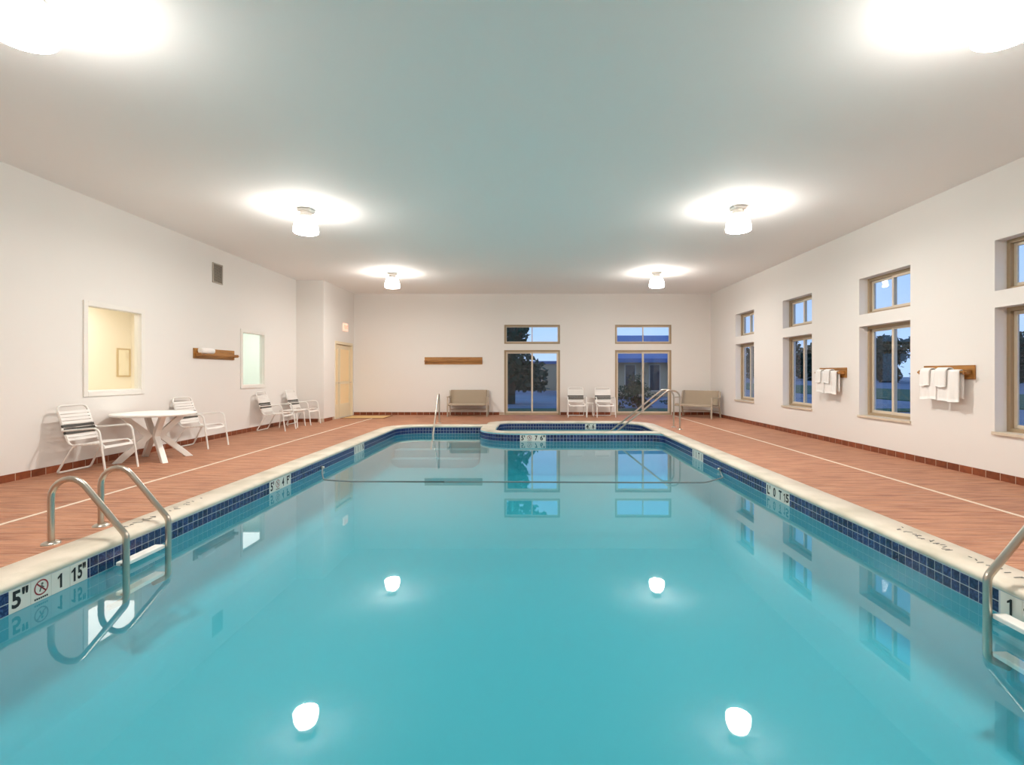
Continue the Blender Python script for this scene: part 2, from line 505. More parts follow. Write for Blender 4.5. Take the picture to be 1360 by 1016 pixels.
def grout_band(poly, bas):
    ip = offset_poly(poly, -0.0045); k = len(ip)
    vs = [(x, y, -0.05) for x, y in ip] + [(x, y, -0.206) for x, y in ip]
    MB().add(vs, [((i + 1) % k, i, k + i, k + (i + 1) % k) for i in range(k)]).build('grout_band', M['tile_grout'], bas)
grout_band(pool_poly, pool); grout_band(spa_poly, spa)
# water bodies
wp = offset_poly(pool_poly, 0.006)
tag(MB().prism(wp, -0.93, WZ).build('pool_water', M['water']), 'still turquoise water filling the long pool', 'water', kind='stuff')
sw = offset_poly(spa_poly, 0.006)
tag(MB().prism(sw, -0.86, SPA_WZ).build('spa_water', M['water']), 'still turquoise water filling the small spa', 'water', kind='stuff')

# ------------------------------------------------------------------ waterline tiles and depth markers
PITCH, TS = 0.0755, 0.0695
TOPZ = -0.054
tile_mb = MB().box(-TS / 2, TS / 2, 0, 0.006, -TS / 2, TS / 2)      # local +y points into the water
tile_src = tile_mb.build('tile', M['tile'])
tile_me = tile_src.data
bpy.data.objects.remove(tile_src)

plates = []       # (basin, start point, direction along reading, texts)
def skip_spans(basin_name, seg):
    return []

def walk(poly, i0=0):
    k = len(poly)
    for i in range(k):
        yield Vector(poly[i]), Vector(poly[(i + 1) % k])

MARK = 0.148
markers = [   # basin, origin (at reading start), reading direction, inward normal, texts
    (pool, (PL, 3.31), (0, 1), (1, 0), ['5"', 'ban', '1', '15"']),
    (pool, (PL, 6.64), (0, 1), (1, 0), ["5'", 'ban', '4', "F'"]),
    (pool, (PL, 9.875), (0, 1), (1, 0), ['I', 'I', 'I', 'N']),
    (pool, (PR, 3.33), (0, -1), (-1, 0), ['1', '15"', 'ban', '5"']),
    (pool, (PR, 6.61), (0, -1), (-1, 0), ["L'", '0', 'T', '15']),
    (pool, (PR, 9.59), (0, -1), (-1, 0), ['I', 'I', 'T', 'I']),
    (pool, (-0.20, SF_OUT), (1, 0), (0, -1), ["5'", 'ban', '7', '6"']),
    (spa, (1.57, SB), (1, 0), (0, -1), ["4'", '6']),
]
blocked = []
plate_mb = MB().box(-MARK / 2 + 0.001, MARK / 2 - 0.001, 0, 0.007, -MARK / 2, MARK / 2)
ps = plate_mb.build('depth_marker_tile', M['marker']); plate_me = ps.data; bpy.data.objects.remove(ps)
text_cache = {}
def glyph(body):
    if body not in text_cache:
        me = text_mesh(body, 0.15 if len(body) < 3 else 0.135, M['ink'], 0.0045)
        if body.startswith('1'):                     # a numeral one with its flag
            w5 = 0.0
            mb1 = MB()
            if len(body) > 1:
                me = text_mesh(body[1:], 0.135, M['ink'], 0.0045)
                x0 = min(v.co.x for v in me.vertices); x1 = max(v.co.x for v in me.vertices)
                mb1.add([(( v.co.x - x0) / (x1 - x0) * 0.07 - 0.012, v.co.y, 0) for v in me.vertices], [list(p.vertices) for p in me.polygons])
                w5 = -0.038
            mb1.add([(w5 - 0.008, -0.05, 0), (w5 + 0.009, -0.05, 0), (w5 + 0.009, 0.05, 0), (w5 - 0.003, 0.05, 0), (w5 - 0.008, 0.044, 0)], [(0, 1, 2, 3, 4)])
            mb1.add([(w5 - 0.008, 0.044, 0), (w5 - 0.026, 0.03, 0), (w5 - 0.026, 0.016, 0), (w5 - 0.008, 0.026, 0)], [(0, 1, 2, 3)])
            o1 = mb1.build('lettering', M['ink']); me = o1.data; bpy.data.objects.remove(o1)
            text_cache[body] = me
            return me
        xs = [v.co.x for v in me.vertices]
        s = min(1.0, 0.12 / max(0.001, max(xs) - min(xs))) * 0.92
        for v in me.vertices: v.co.x *= s * (0.85 if len(body) == 1 else 1)
        text_cache[body] = me
    return text_cache[body]
def ban_parts():
    ring = MB(); seg = 28
    vs = []; fs = []
    for k in range(seg):
        a = 2 * PI * k / seg
        for r in (0.052, 0.043): vs.append((r * math.cos(a), r * math.sin(a) + 0.014, 0))
    for k in range(seg):
        a, b = 2 * k, 2 * ((k + 1) % seg)
        fs.append((a, b, b + 1, a + 1))
    ring.add(vs, fs); ring.bar((-0.032, 0.046, 0), (0.032, -0.018, 0), 0.009, 0.0006)
    fig = MB()
    fig.lathe([(0.0, 0), (0.009, 0.0003)], 10, (0.006, 0.036, 0)); fig.bar((0.003, 0.026, 0), (-0.012, -0.012, 0), 0.010, 0.0006); fig.bar((0.003, 0.022, 0), (0.02, 0.008, 0), 0.007, 0.0006)
    cap = MB()
    for k in range(7): cap.box(-0.05 + k * 0.0145, -0.04 + k * 0.0145, -0.062, -0.05, -0.0003, 0.0003)
    return ring, fig, cap
ban_me = []
for mbx, nm, mt in zip(ban_parts(), ('prohibition_ring', 'diver_figure', 'caption_marks'), ('red_ink', 'worn_ink', 'ink')):
    o = mbx.build(nm, M[mt]); ban_me.append((nm, o.data)); bpy.data.objects.remove(o)
for bas, org, rd, nrm, texts in markers:
    rd = Vector(rd); nrm = Vector(nrm)
    ang = math.atan2(nrm.y, nrm.x) - PI / 2          # local +y -> normal
    # local +x direction for this rotation
    lx = Vector((math.cos(ang), math.sin(ang)))
    flip = lx.dot(rd) < 0                             # seen from the water the reading direction is -local x
    for k, t in enumerate(texts):
        c = Vector(org) + rd * (MARK * (k + 0.5))
        zc = TOPZ - 0.0755
        p = instance(plate_me, 'depth_marker_tile', bas, (c.x, c.y, zc), (0, 0, ang))
        tag(p, 'white depth marker tile')
        # glyph stands on the +y face: glyph x -> -local x (reader faces -y), glyph y -> z
        rot = (PI / 2, 0, PI)
        parts = ban_me if t == 'ban' else [('lettering', glyph(t))]
        for nm, me in parts:
            g = instance(me, nm, p, (0, 0.0085, 0), rot)
    a = Vector(org); b = a + rd * (MARK * len(texts))
    blocked.append((bas, a, b, nrm))

tiles = []
def run_tiles(bas, poly, keep):
    k = len(poly)
    acc = 0.0
    pts = [Vector(p) for p in poly] + [Vector(poly[0])]
    # arc-length sampling; normal points inward (left of travel for a counter-clockwise outline)
    pos = PITCH / 2; s = 0.0
    for i in range(k):
        a, b = pts[i], pts[i + 1]
        L = (b - a).length
        d = (b - a).normalized() if L > 1e-6 else Vector((1, 0))
        while pos < s + L:
            p = a + d * (pos - s)
            nr = Vector((-d.y, d.x))
            pos += PITCH
            if abs(nr.x) > 0.02 and abs(nr.y) > 0.02: p = p + nr * 0.004
            if not keep(p): continue
            hit = False
            for bb, q0, q1, nq in blocked:
                if bb is not bas or nq.dot(nr) < 0.9: continue
                e = (q1 - q0); le = e.length; e.normalize()
                t = (p - q0).dot(e)
                if TS * 0.3 < t < le - TS * 0.3 and abs((p - q0).dot(nq)) < 0.03: hit = True
            if hit: continue
            for r in range(2):
                tiles.append((bas, p, nr, TOPZ - PITCH * (r + 0.5)))
        s += L
run_tiles(pool, pool_poly, lambda p: p.y > 2.6)
run_tiles(spa, spa_poly, lambda p: True)
def view_size(t):
    bas, p, nr, z = t
    px = VX + F_PX * p.x / p.y
    if not (-15 < px < 1375): return 0
    to_cam = (-Vector(p)).normalized()
    return max(0.0, nr.dot(to_cam)) / (p.length ** 2)
tiles.sort(key=view_size, reverse=True)
rest = {pool: MB(), spa: MB()}
for i, (bas, p, nr, z) in enumerate(tiles):
    ang = math.atan2(nr.y, nr.x) - PI / 2
    if i < 300:
        instance(tile_me, 'tile', bas, (p.x, p.y, z), (0, 0, ang))
    else:
        mat = Matrix.Translation((p.x, p.y, z)) @ Matrix.Rotation(ang, 4, 'Z')
        rest[bas].add([mat @ Vector(v) for v in tile_mb.v], tile_mb.f)
for bas, mbx in rest.items():
    if mbx.v: tag(mbx.build('waterline_tiles', M['tile'], bas), kind='stuff')

# ------------------------------------------------------------------ strip drains and baseboards
tag(MB().box(-4.68, -4.645, 0.0, 16.3, -0.004, 0.006).build('trim_1', M['drain']), 'thin pale strip drain in the deck near the round table', 'drain', kind='structure')
tag(MB().box(4.585, 4.62, 0.0, 16.4, -0.004, 0.006).build('trim_2', M['drain']), 'thin pale strip drain in the deck along the windows', 'drain', kind='structure')
BT, BH = 0.205, 0.092
bt = MB().box(-BT / 2 + 0.005, BT / 2 - 0.005, -0.014, 0, 0, BH).build('baseboard_tile', M['quarry']); bt_me = bt.data; bpy.data.objects.remove(bt)
def baseboard(name, label, a, b, nrm):
    """a -> b along the wall, nrm into the room"""
    a, b, nrm = Vector(a), Vector(b), Vector(nrm)
    d = (b - a); L = d.length; d.normalize()
    mb = MB(); c = (a + b) / 2
    q = [a, b, b + nrm * 0.012, a + nrm * 0.012]
    mb.prism([(p.x, p.y) for p in q] if d.cross(nrm) > 0 else [(p.x, p.y) for p in reversed(q)], 0.0, BH - 0.002)
    root = tag(mb.build(name, M['grout']), label, 'baseboard', kind='structure')
    ang = math.atan2(-nrm.y, -nrm.x) - PI / 2          # local -y -> nrm
    k = int(L / BT)
    for i in range(k):
        p = a + d * (BT * (i + 0.5))
        instance(bt_me, 'baseboard_tile', root, (p.x, p.y, 0), (0, 0, ang))
    return root
baseboard('baseboard_left', 'red quarry tile skirting along the long left wall', (XL, 3.0), (XL, YJ), (1, 0))
baseboard('baseboard_alcove', 'short red quarry tile skirting on the wall jog', (XL, YJ), (XJ, YJ), (0, -1))
baseboard('baseboard_door', 'red quarry tile skirting beside the cream entry door', (XJ, YJ), (XJ, 15.12), (1, 0))
baseboard('baseboard_right', 'red quarry tile skirting below the side windows', (XR, 3.0), (XR, YB), (-1, 0))
baseboard('baseboard_back_1', 'red quarry tile skirting behind the loveseat and wooden rack', (XJ, YB), (-0.80, YB), (0, -1))
baseboard('baseboard_back_2', 'red quarry tile skirting between the sliding doors', (1.03, YB), (2.79, YB), (0, -1))
baseboard('baseboard_back_3', 'red quarry tile skirting behind the corner loveseat', (4.64, YB), (XR, YB), (0, -1))

# ------------------------------------------------------------------ windows and doors  (local x = width, y = outward, z = up)
def frame_bars(mb, x0, x1, z0, z1, y0, y1, w):
    mb.box(x0, x0 + w, y0, y1, z0, z1); mb.box(x1 - w, x1, y0, y1, z0, z1)
    mb.box(x0 + w, x1 - w, y0, y1, z0, z0 + w); mb.box(x0 + w, x1 - w, y0, y1, z1 - w, z1)
    return mb

def slider(name, label, cat, loc, rz, w, h, fw, sw, depth, handle=False, sill=False):
    root = empty(name, loc, rz, label, cat, kind='structure')
    hw = w / 2
    frame_bars(MB(), -hw, hw, 0, h, depth, depth + 0.09, fw).build('window_frame', M['tan_frame'], root, 0.004)
    for k, (x0, x1, y0) in enumerate(((-hw + fw, sw / 2, depth + 0.045), (-sw / 2, hw - fw, depth + 0.012))):
        s = frame_bars(MB(), x0, x1, fw, h - fw, y0, y0 + 0.03, sw).build('sash', M['light_frame'], root, 0.003)
        MB().box(x0 + sw, x1 - sw, y0 + 0.012, y0 + 0.017, fw + sw, h - fw - sw).build('pane', M['glass'], s)
        if handle and k == 1:
            MB().box(x1 - sw * 0.75, x1 - sw * 0.35, y0 - 0.03, y0, 0.95, 1.15).build('handle', M['light_frame'], s)
    if sill:
        MB().box(-hw - 0.02, hw + 0.02, -0.03, depth, -0.035, 0.004).build('window_sill', M['light_frame'], root, 0.004)
    return root

names = ['beside the corner loveseat', 'second from the corner loveseat', 'between the two towel racks', 'past the nearer towel rack, farthest from the loveseat']
k = 0
for (a, b), where in zip(right_windows, names):
    k += 1
    slider('window_%d' % k, 'tall tan sliding window %s' % where, 'window', (XR, (a + b) / 2, LOW_Z), -PI / 2, b - a, LOW_T - LOW_Z, 0.05, 0.045, 0.15, sill=True)
    k += 1
    slider('window_%d' % k, 'short tan clerestory window above the tall window %s' % where, 'window', (XR, (a + b) / 2, UP_B), -PI / 2, b - a, UP_T - UP_B, 0.05, 0.04, 0.15)
for i, ((a, b), where) in enumerate(zip(back_doors, ('beside the white chairs and the wooden rack', 'behind the spa handrails'))):
    slider('door_%d' % (i + 1), 'tan framed sliding glass door %s' % where, 'door', ((a + b) / 2, YB, 0.0), 0, b - a, DOOR_T, 0.055, 0.055, 0.02, handle=True)
    k += 1
    slider('window_%d' % k, 'two-pane transom window above the sliding door %s' % where, 'window', ((a + b) / 2, YB, TR_B), 0, b - a, TR_T - TR_B, 0.05, 0.03, 0.02)
for (a, b, c, d), lab in zip(left_windows, ('white trimmed interior window onto a cream room', 'white trimmed interior window glowing pale green above the chairs')):
    k += 1
    w, h = b - a, d - c
    root = empty('window_%d' % k, (XL, (a + b) / 2, c), PI / 2, lab, 'window', kind='structure')
    frame_bars(MB(), -w / 2, w / 2, 0, h, -0.02, 0.0, 0.075).build('window_trim', M['trim_white'], root, 0.004)
    frame_bars(MB(), -w / 2 + 0.06, w / 2 - 0.06, 0.07, h - 0.06, 0.0, 0.1, 0.018).build('window_frame', M['trim_white'], root)
    MB().box(-w / 2 + 0.07, w / 2 - 0.07, 0.04, 0.046, 0.08, h - 0.07).build('pane', M['inner_glass'], root)

# entry door, double leaf, local frame on the alcove wall
ew = entry[1] - entry[0]
er = empty('door_3', (XJ, (entry[0] + entry[1]) / 2, 0), PI / 2, 'cream double entry door with tall amber glass panels', 'door', kind='structure')
hw = ew / 2
fr = MB(); fr.box(-hw, -hw + 0.07, -0.015, 0.2, 0, 2.3); fr.box(hw - 0.07, hw, -0.015, 0.2, 0, 2.3); fr.box(-hw + 0.07, hw - 0.07, -0.015, 0.2, 2.22, 2.3)
fr.build('door_frame', M['door_paint'], er, 0.004)
for x0, x1, hx in ((-hw + 0.075, -hw + 0.46, 0.30), (-hw + 0.49, hw - 0.075, -0.06)):
    lf = MB(); st = 0.10
    lf.box(x0, x0 + st, 0.05, 0.095, 0.01, 2.21); lf.box(x1 - st, x1, 0.05, 0.095, 0.01, 2.21)
    lf.box(x0 + st, x1 - st, 0.05, 0.095, 0.01, 0.42); lf.box(x0 + st, x1 - st, 0.05, 0.095, 2.08, 2.21); lf.box(x0 + st, x1 - st, 0.05, 0.095, 1.02, 1.10)
    leaf = lf.build('door_leaf', M['door_paint'], er, 0.004)
    MB().box(x0 + st, x1 - st, 0.066, 0.078, 0.42, 1.02).build('pane', M['amber_pane'], leaf)
    MB().box(x0 + st, x1 - st, 0.066, 0.078, 1.10, 2.08).build('pane', M['amber_pane'], leaf)
    hb = MB(); hx = x1 - 0.05
    hb.tube([(hx, 0.05, 1.06), (hx, -0.005, 1.06), (hx - 0.11, -0.008, 1.06)], 0.011, 8)
    hb.build('handle', M['steel'], leaf)
MB().box(-hw + 0.462, -hw + 0.488, 0.06, 0.09, 0.01, 2.21).build('astragal', M['dark_rubber'], er)
tag(MB().box(XJ - 0.26, XJ - 0.2, entry[0] - 0.3, entry[1] + 0.2, 0, 2.6).build('wall_corridor', M['door_paint']), 'cream corridor wall behind the entry door', 'wall', kind='structure')

mt = empty('light_patch', (-4.95, 15.95, 0), 0, 'flat beige patch of painted door light with brown border in front of the entry door', 'light_patch')  # thin slab coloured as warm light spilling from the doorway
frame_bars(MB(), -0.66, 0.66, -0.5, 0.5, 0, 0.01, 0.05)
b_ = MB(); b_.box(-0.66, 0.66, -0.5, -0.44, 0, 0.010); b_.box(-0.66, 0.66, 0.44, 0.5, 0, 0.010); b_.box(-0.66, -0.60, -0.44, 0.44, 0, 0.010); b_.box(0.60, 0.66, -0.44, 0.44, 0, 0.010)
b_.build('border', M['patch_brown'], mt); MB().box(-0.60, 0.60, -0.44, 0.44, 0, 0.012).build('patch_fill', M['patch_beige'], mt)

# exit sign
ex = empty('exit_sign', (XJ, 15.98, 2.64), PI / 2, 'small lit red exit sign above the entry door', 'sign')
MB().box(-0.17, 0.17, -0.05, 0.0, 0, 0.24).build('housing', M['exit_face'], ex, 0.006)
em = text_mesh('EXIT', 0.15, M['exit_red'])
instance(em, 'lettering', ex, (0, -0.052, 0.12), (PI / 2, 0, 0))

# wall vent
vr = empty('wall_vent', (XL, 10.71, 3.19), PI / 2, 'grey louvred air vent high on the white wall', 'vent')
frame_bars(MB(), -0.17, 0.17, 0, 0.41, -0.02, 0, 0.025).build('vent_frame', M['vent'], vr)
MB().box(-0.145, 0.145, -0.004, -0.001, 0.025, 0.385).build('backing', M['vent_dark'], vr)
lv = MB().bar((-0.145, -0.012, 0), (0.145, -0.012, 0), 0.02, 0.005, (0, 0.6, 0.8)).build('louvre', M['vent'], vr); lv_me = lv.data
lv.location = (0, 0, 0.045)
for i in range(1, 12): instance(lv_me, 'louvre', vr, (0, 0, 0.045 + i * 0.0295))

# ------------------------------------------------------------------ rooms behind the left windows
def side_room(name, label, x0, x1, y0, y1, mat, pmat, plabel):
    z0, z1 = 0.0, 2.75
    mb = MB(); t = 0.08
    mb.box(x0 - t, x0, y0 - t, y1 + t, z0, z1); mb.box(x0, x1, y0 - t, y0, z0, z1); mb.box(x0, x1, y1, y1 + t, z0, z1)
    mb.box(x0 - t, x1, y0 - t, y1 + t, z1, z1 + t); mb.box(x0 - t, x1, y0 - t, y1 + t, z0 - t, z0)
    tag(mb.build(name, mat), label, 'room', kind='structure')
    p = empty('ceiling_panel_light', ((x0 + x1) / 2, (y0 + y1) / 2, z1 - 0.03), 0, plabel, 'lamp')
    MB().box(-0.78, 0.78, -1.43, 1.43, 0.0, 0.03).build('frame', M['trim_white'], p)
    MB().box(-0.75, 0.75, -1.4, 1.4, -0.006, 0.0).build('diffuser', pmat, p)
side_room('wall_lounge', 'cream walls of the lit room behind the trimmed window', -8.6, XL - 0.1, 6.4, 11.25, M['cream_room'], M['panel_warm'], 'warm lit ceiling panel in the cream side room')
side_room('wall_office', 'pale green walls of the lit room behind the smaller trimmed window', -8.6, XL - 0.1, 11.45, 15.0, M['mint_room'], M['panel_cool'], 'cool lit ceiling panel in the pale green side room')
pf = empty('picture_frame', (-8.6, 11.02, 1.27), PI / 2, 'bronze framed pale picture hanging in the cream side room', 'picture')
frame_bars(MB(), -0.18, 0.18, 0, 0.6, -0.025, 0, 0.03).build('frame', M['picture_frame'], pf)
MB().box(-0.15, 0.15, -0.01, -0.002, 0.03, 0.57).build('print', M['picture'], pf)

# ------------------------------------------------------------------ ceiling lamps
def lamp(x, y, label, group):
    r = empty('ceiling_lamp', (x, y, H), 0, label, 'lamp', group)
    MB().box(-0.10, 0.10, -0.10, 0.10, -0.05, 0).build('canopy', M['lamp_metal'], r, 0.01)
    MB().lathe([(0.085, -0.05), (0.085, -0.10), (0.145, -0.115), (0.150, -0.135), (0.10, -0.14)], 20, caps=(False, True)).build('fitter_baffle', M['lamp_metal'], r)  # wide flange added to keep lamp light off the nearby ceiling
    MB().lathe([(0.10, -0.135), (0.138, -0.16), (0.162, -0.205), (0.178, -0.26), (0.188, -0.33), (0.186, -0.365), (0.170, -0.377)], 28).build('shade', M['lamp_glass'], r)
    MB().lathe([(0.172, -0.374), (0.0, -0.376)], 28).build('diffuser', M['lamp_diffuser'], r)
for x, y, lab in ((-3.34, 3.42, 'lit dome lamp over the pool ladder by the round table'), (3.13, 3.4, 'lit dome lamp over the pool ladder on the window side'),
                  (-3.50, 8.17, 'lit dome lamp over the deck beside the round table'), (3.25, 8.05, 'lit dome lamp over the deck beside the towel racks'),
                  (-3.50, 13.35, 'lit dome lamp over the back corner of the pool by the entry'), (3.27, 13.25, 'lit dome lamp over the spa handrails')):
    lamp(x, y, lab, 'dome lamps on the ceiling')

# ------------------------------------------------------------------ strap chairs
def make_chair():
    root = empty('strap_chair')
    r = 0.0135
    hw, bw = 0.285, 0.235
    # seat-and-back loop (one continuous tube)
    top = (-0.37, 0.90); knee = (-0.19, 0.375); front = (0.25, 0.405); lip = (0.285, 0.33)
    P = []
    side = rounded([(lip[0], bw, lip[1]), (front[0], bw, front[1]), (knee[0], bw, knee[1]), (top[0], bw, top[1]), (top[0], -bw, top[1]), (knee[0], -bw, knee[1]), (front[0], -bw, front[1]), (lip[0], -bw, lip[1])],
                   [0, 0.05, 0.08, 0.07, 0.07, 0.08, 0.05, 0], 5)
    MB().tube(side, r, 8).build('seat_frame', M['white_tube'], root)
    for s in (1, -1):
        y = s * hw
        arm = rounded([(-0.275, s * (bw + 0.01), 0.60), (-0.24, y, 0.575), (0.245, y, 0.615), (0.335, y, 0.0)], [0, 0.03, 0.09, 0], 6)
        MB().tube(arm, r, 8).build('armrest', M['white_tube'], root)
        MB().tube([(0.272, y, 0.395), (0.262, s * bw, 0.385)], 0.009, 6).build('seat_bracket', M['white_tube'], root)
    rear = rounded([(-0.10, bw, 0.372), (-0.14, bw, 0.36), (-0.33, hw - 0.02, 0.0135), (-0.33, -hw + 0.02, 0.0135), (-0.14, -bw, 0.36), (-0.10, -bw, 0.372)], [0, 0.03, 0.03, 0.03, 0.03, 0], 4)
    MB().tube(rear, r, 8).build('rear_leg', M['white_tube'], root)
    # straps: flat bands wrapped round both rails
    def strap_mesh(w):
        mb = MB(); hwid = bw + 0.016; t = 0.0155
        vs = []
        for x in (-w / 2, w / 2):
            vs += [(x, -hwid, 0.0), (x, -hwid + 0.006, t), (x, -bw * 0.5, t - 0.006), (x, 0, t - 0.009), (x, bw * 0.5, t - 0.006), (x, hwid - 0.006, t), (x, hwid, 0.0),
                   (x, hwid - 0.006, -t), (x, bw * 0.85, t - 0.012), (x, 0, t - 0.014), (x, -bw * 0.85, t - 0.012), (x, -hwid + 0.006, -t)]
        n_ = 12
        fs = [(i, (i + 1) % n_, n_ + (i + 1) % n_, n_ + i) for i in range(n_)]
        fs += [tuple(reversed(range(n_))), tuple(range(n_, 2 * n_))]
        mb.add(vs, fs)
        return mb
    w_me = strap_mesh(0.037).build('strap', M['strap']); wm = w_me.data; bpy.data.objects.remove(w_me)
    d_me = strap_mesh(0.037).build('strap', M['dark_strap']); dm = d_me.data; bpy.data.objects.remove(d_me)
    # back: from top to knee
    a = Vector((top[0], 0, top[1])); b = Vector((knee[0], 0, knee[1])); d = (b - a); L = d.length; d.normalize()
    ang = math.atan2(-d.z, d.x)
    nb = 9
    for i in range(nb):
        p = a + d * (0.075 + (L - 0.13) * (i + 0.5) / nb)
        dark = 4 <= i <= 6
        st = instance(dm if dark else wm, 'strap', root, p, (0, ang, 0))
        if dark: st['label'] = 'charcoal vinyl strap'
    a = Vector((knee[0], 0, knee[1])); b = Vector((front[0], 0, front[1])); d = (b - a); L = d.length; d.normalize()
    ang = math.atan2(-d.z, d.x)
    for i in range(7):
        p = a + d * (0.05 + (L - 0.075) * (i + 0.5) / 7)
        instance(wm, 'strap', root, p, (0, ang, 0))
    a = Vector((front[0], 0, front[1])); b = Vector((lip[0], 0, lip[1])); d = (b - a).normalized()
    instance(wm, 'strap', root, a + d * 0.06, (0, math.atan2(-d.z, d.x), 0))
    return root
chair = make_chair()
spots = [(-5.93, 7.16, 0.0, 'white strap chair with charcoal bands on the pool ladder side of the round table'),
         (-5.98, 9.48, -0.05, 'white strap chair with charcoal bands below the rack with the rolled towel'),
         (-5.97, 12.30, 0.02, 'white strap chair with charcoal bands under the pale green window'),
         (-5.95, 13.72, -0.04, 'white strap chair with charcoal bands tucked against the wall jog'),
         (1.49, 16.17, -PI / 2 , 'white strap chair with charcoal bands, the one nearer the long empty rack'),
         (2.36, 16.17, -PI / 2 + 0.04, 'white strap chair with charcoal bands, the one nearer the spa handrails')]
for i, (x, y, rz, lab) in enumerate(spots):
    c = chair if i == 0 else copy_tree(chair)
    c.location = (x, y, 0); c.rotation_euler = (0, 0, rz)
    tag(c, lab, 'chair', 'white strap patio chairs')

# ------------------------------------------------------------------ round table
rt = empty('round_table', (-5.82, 8.08, 0), 0, 'round white resin table on four crossing legs', 'table')
MB().lathe([(0.0, 0.70), (0.50, 0.70), (0.54, 0.69), (0.56, 0.695), (0.565, 0.715), (0.555, 0.728), (0.53, 0.732), (0.0, 0.733)], 48).build('table_top', M['resin'], rt)
for k in range(4):
    ang = PI / 4 + k * PI / 2 + 0.1
    prof_r = [(0.47, 0.0), (0.36, 0.11), (0.20, 0.26), (0.085, 0.37), (0.16, 0.47), (0.29, 0.59), (0.40, 0.70)]
    mb = MB(); vs = []; fs = []
    for j, (r_, z_) in enumerate(prof_r):
        wdt = 0.075
        if j == 0: dx, dz = 0.055, 0.0
        elif j == len(prof_r) - 1: dx, dz = 0.055, 0.0
        elif j == 3: dx, dz = 0.06, 0.0
        else: dx, dz = 0.06, 0.0
        for sx, sy in ((-1, -1), (1, -1), (1, 1), (-1, 1)):
            x, y = r_ + sx * dx, sy * wdt / 2
            vs.append((x * math.cos(ang) - y * math.sin(ang), x * math.sin(ang) + y * math.cos(ang), z_))
    for j in range(len(prof_r) - 1):
        for q in range(4):
            q2 = (q + 1) % 4
            fs.append((4 * j + q, 4 * j + q2, 4 * j + 4 + q2, 4 * j + 4 + q))
    fs += [(3, 2, 1, 0), tuple(range(4 * len(prof_r) - 4, 4 * len(prof_r)))]
    mb.add(vs, fs); mb.build('leg', M['resin'], rt, 0.006)

def side_table(loc, w, h, label, rz=0):
    t = empty('side_table', loc, rz, label, 'table', 'small white side tables')
    MB().box(-w / 2, w / 2, -w / 2, w / 2, h - 0.025, h).build('table_top', M['resin'], t, 0.008)
    for sx in (-1, 1):
        for sy in (-1, 1):
            MB().tube([(sx * (w / 2 - 0.04), sy * (w / 2 - 0.04), h - 0.025), (sx * (w / 2 - 0.005), sy * (w / 2 - 0.005), 0)], [0.016, 0.013], 8).build('leg', M['resin'], t)
    ap = MB(); q = w / 2 - 0.04
    for s in (-1, 1):
        ap.bar((-q, s * q, h - 0.05), (q, s * q, h - 0.05), 0.012, 0.05); ap.bar((s * q, -q, h - 0.05), (s * q, q, h - 0.05), 0.012, 0.05)
    ap.build('apron', M['resin'], t)
side_table((-5.92, 13.03, 0), 0.46, 0.43, 'small white side table between the two chairs under the pale green window')
side_table((1.93, 16.35, 0), 0.22, 0.42, 'narrow white side table between the chairs by the sliding doors')

# ------------------------------------------------------------------ loveseats (local: faces -y, width along x)
def loveseat(loc, rz, label):
    r = empty('loveseat', loc, rz, label, 'loveseat', 'taupe sling loveseats')
    hw = 0.615
    for s in (-1, 1):
        x = s * hw
        a = MB()
        a.bar((x, -0.30, 0.0), (x, -0.27, 0.60), 0.034, 0.045, (0, 1, 0))
        a.build('front_leg', M['taupe_tube'], r, 0.004)
        b = MB()
        b.bar((x, 0.30, 0.0), (x, 0.20, 0.42), 0.034, 0.045, (0, 1, 0)); b.bar((x, 0.20, 0.42), (x, 0.28, 0.80), 0.034, 0.045, (0, 1, 0))
        b.build('rear_leg', M['taupe_tube'], r, 0.004)
        MB().bar((x, -0.30, 0.61), (x, 0.245, 0.60), 0.05, 0.028).build('armrest', M['taupe_tube'], r, 0.005)
        MB().bar((x, -0.28, 0.36), (x, 0.21, 0.32), 0.03, 0.04).build('side_rail', M['taupe_tube'], r, 0.004)
    f = MB(); f.bar((-hw, -0.27, 0.37), (hw, -0.27, 0.37), 0.04, 0.04); f.build('front_rail', M['taupe_tube'], r, 0.004)
    MB().bar((-hw, 0.24, 0.20), (hw, 0.24, 0.20), 0.025, 0.03).build('stretcher', M['taupe_tube'], r, 0.003)
    def sheet(pts, t, name):
        mb = MB(); nu = 8; W = hw - 0.03
        pr = rounded([(0, p[0], p[1]) for p in pts], [0] + [0.06] * (len(pts) - 2) + [0], 5)
        vs = []; fs = []
        m_ = len(pr)
        for side in (0, 1):
            for i, p in enumerate(pr):
                d = (pr[min(i + 1, m_ - 1)] - pr[max(i - 1, 0)]).normalized(); nr = Vector((0, -d.z, d.y))
                for u in range(nu + 1):
                    x = -W + 2 * W * u / nu
                    vs.append((x, p.y + nr.y * t * side, p.z + nr.z * t * side))
        K = nu + 1
        for side in (0, 1):
            o = side * m_ * K
            for i in range(m_ - 1):
                for u in range(nu):
                    q = (o + i * K + u, o + i * K + u + 1, o + (i + 1) * K + u + 1, o + (i + 1) * K + u)
                    fs.append(q if side else tuple(reversed(q)))
        o = m_ * K
        for i in range(m_ - 1):
            fs.append((i * K, o + i * K, o + (i + 1) * K, (i + 1) * K)); fs.append((i * K + nu, (i + 1) * K + nu, o + (i + 1) * K + nu, o + i * K + nu))
        mb.add(vs, fs, True)
        return mb.build(name, M['sling'], r)
    sheet([(-0.285, 0.345), (-0.275, 0.40), (0.17, 0.36), (0.19, 0.38)], 0.02, 'seat_sling')
    sheet([(0.165, 0.37), (0.22, 0.60), (0.265, 0.815), (0.29, 0.79)], 0.02, 'back_sling')
    return r
loveseat((-1.91, 16.46, 0), 0, 'taupe sling loveseat against the end wall below the wooden rack')
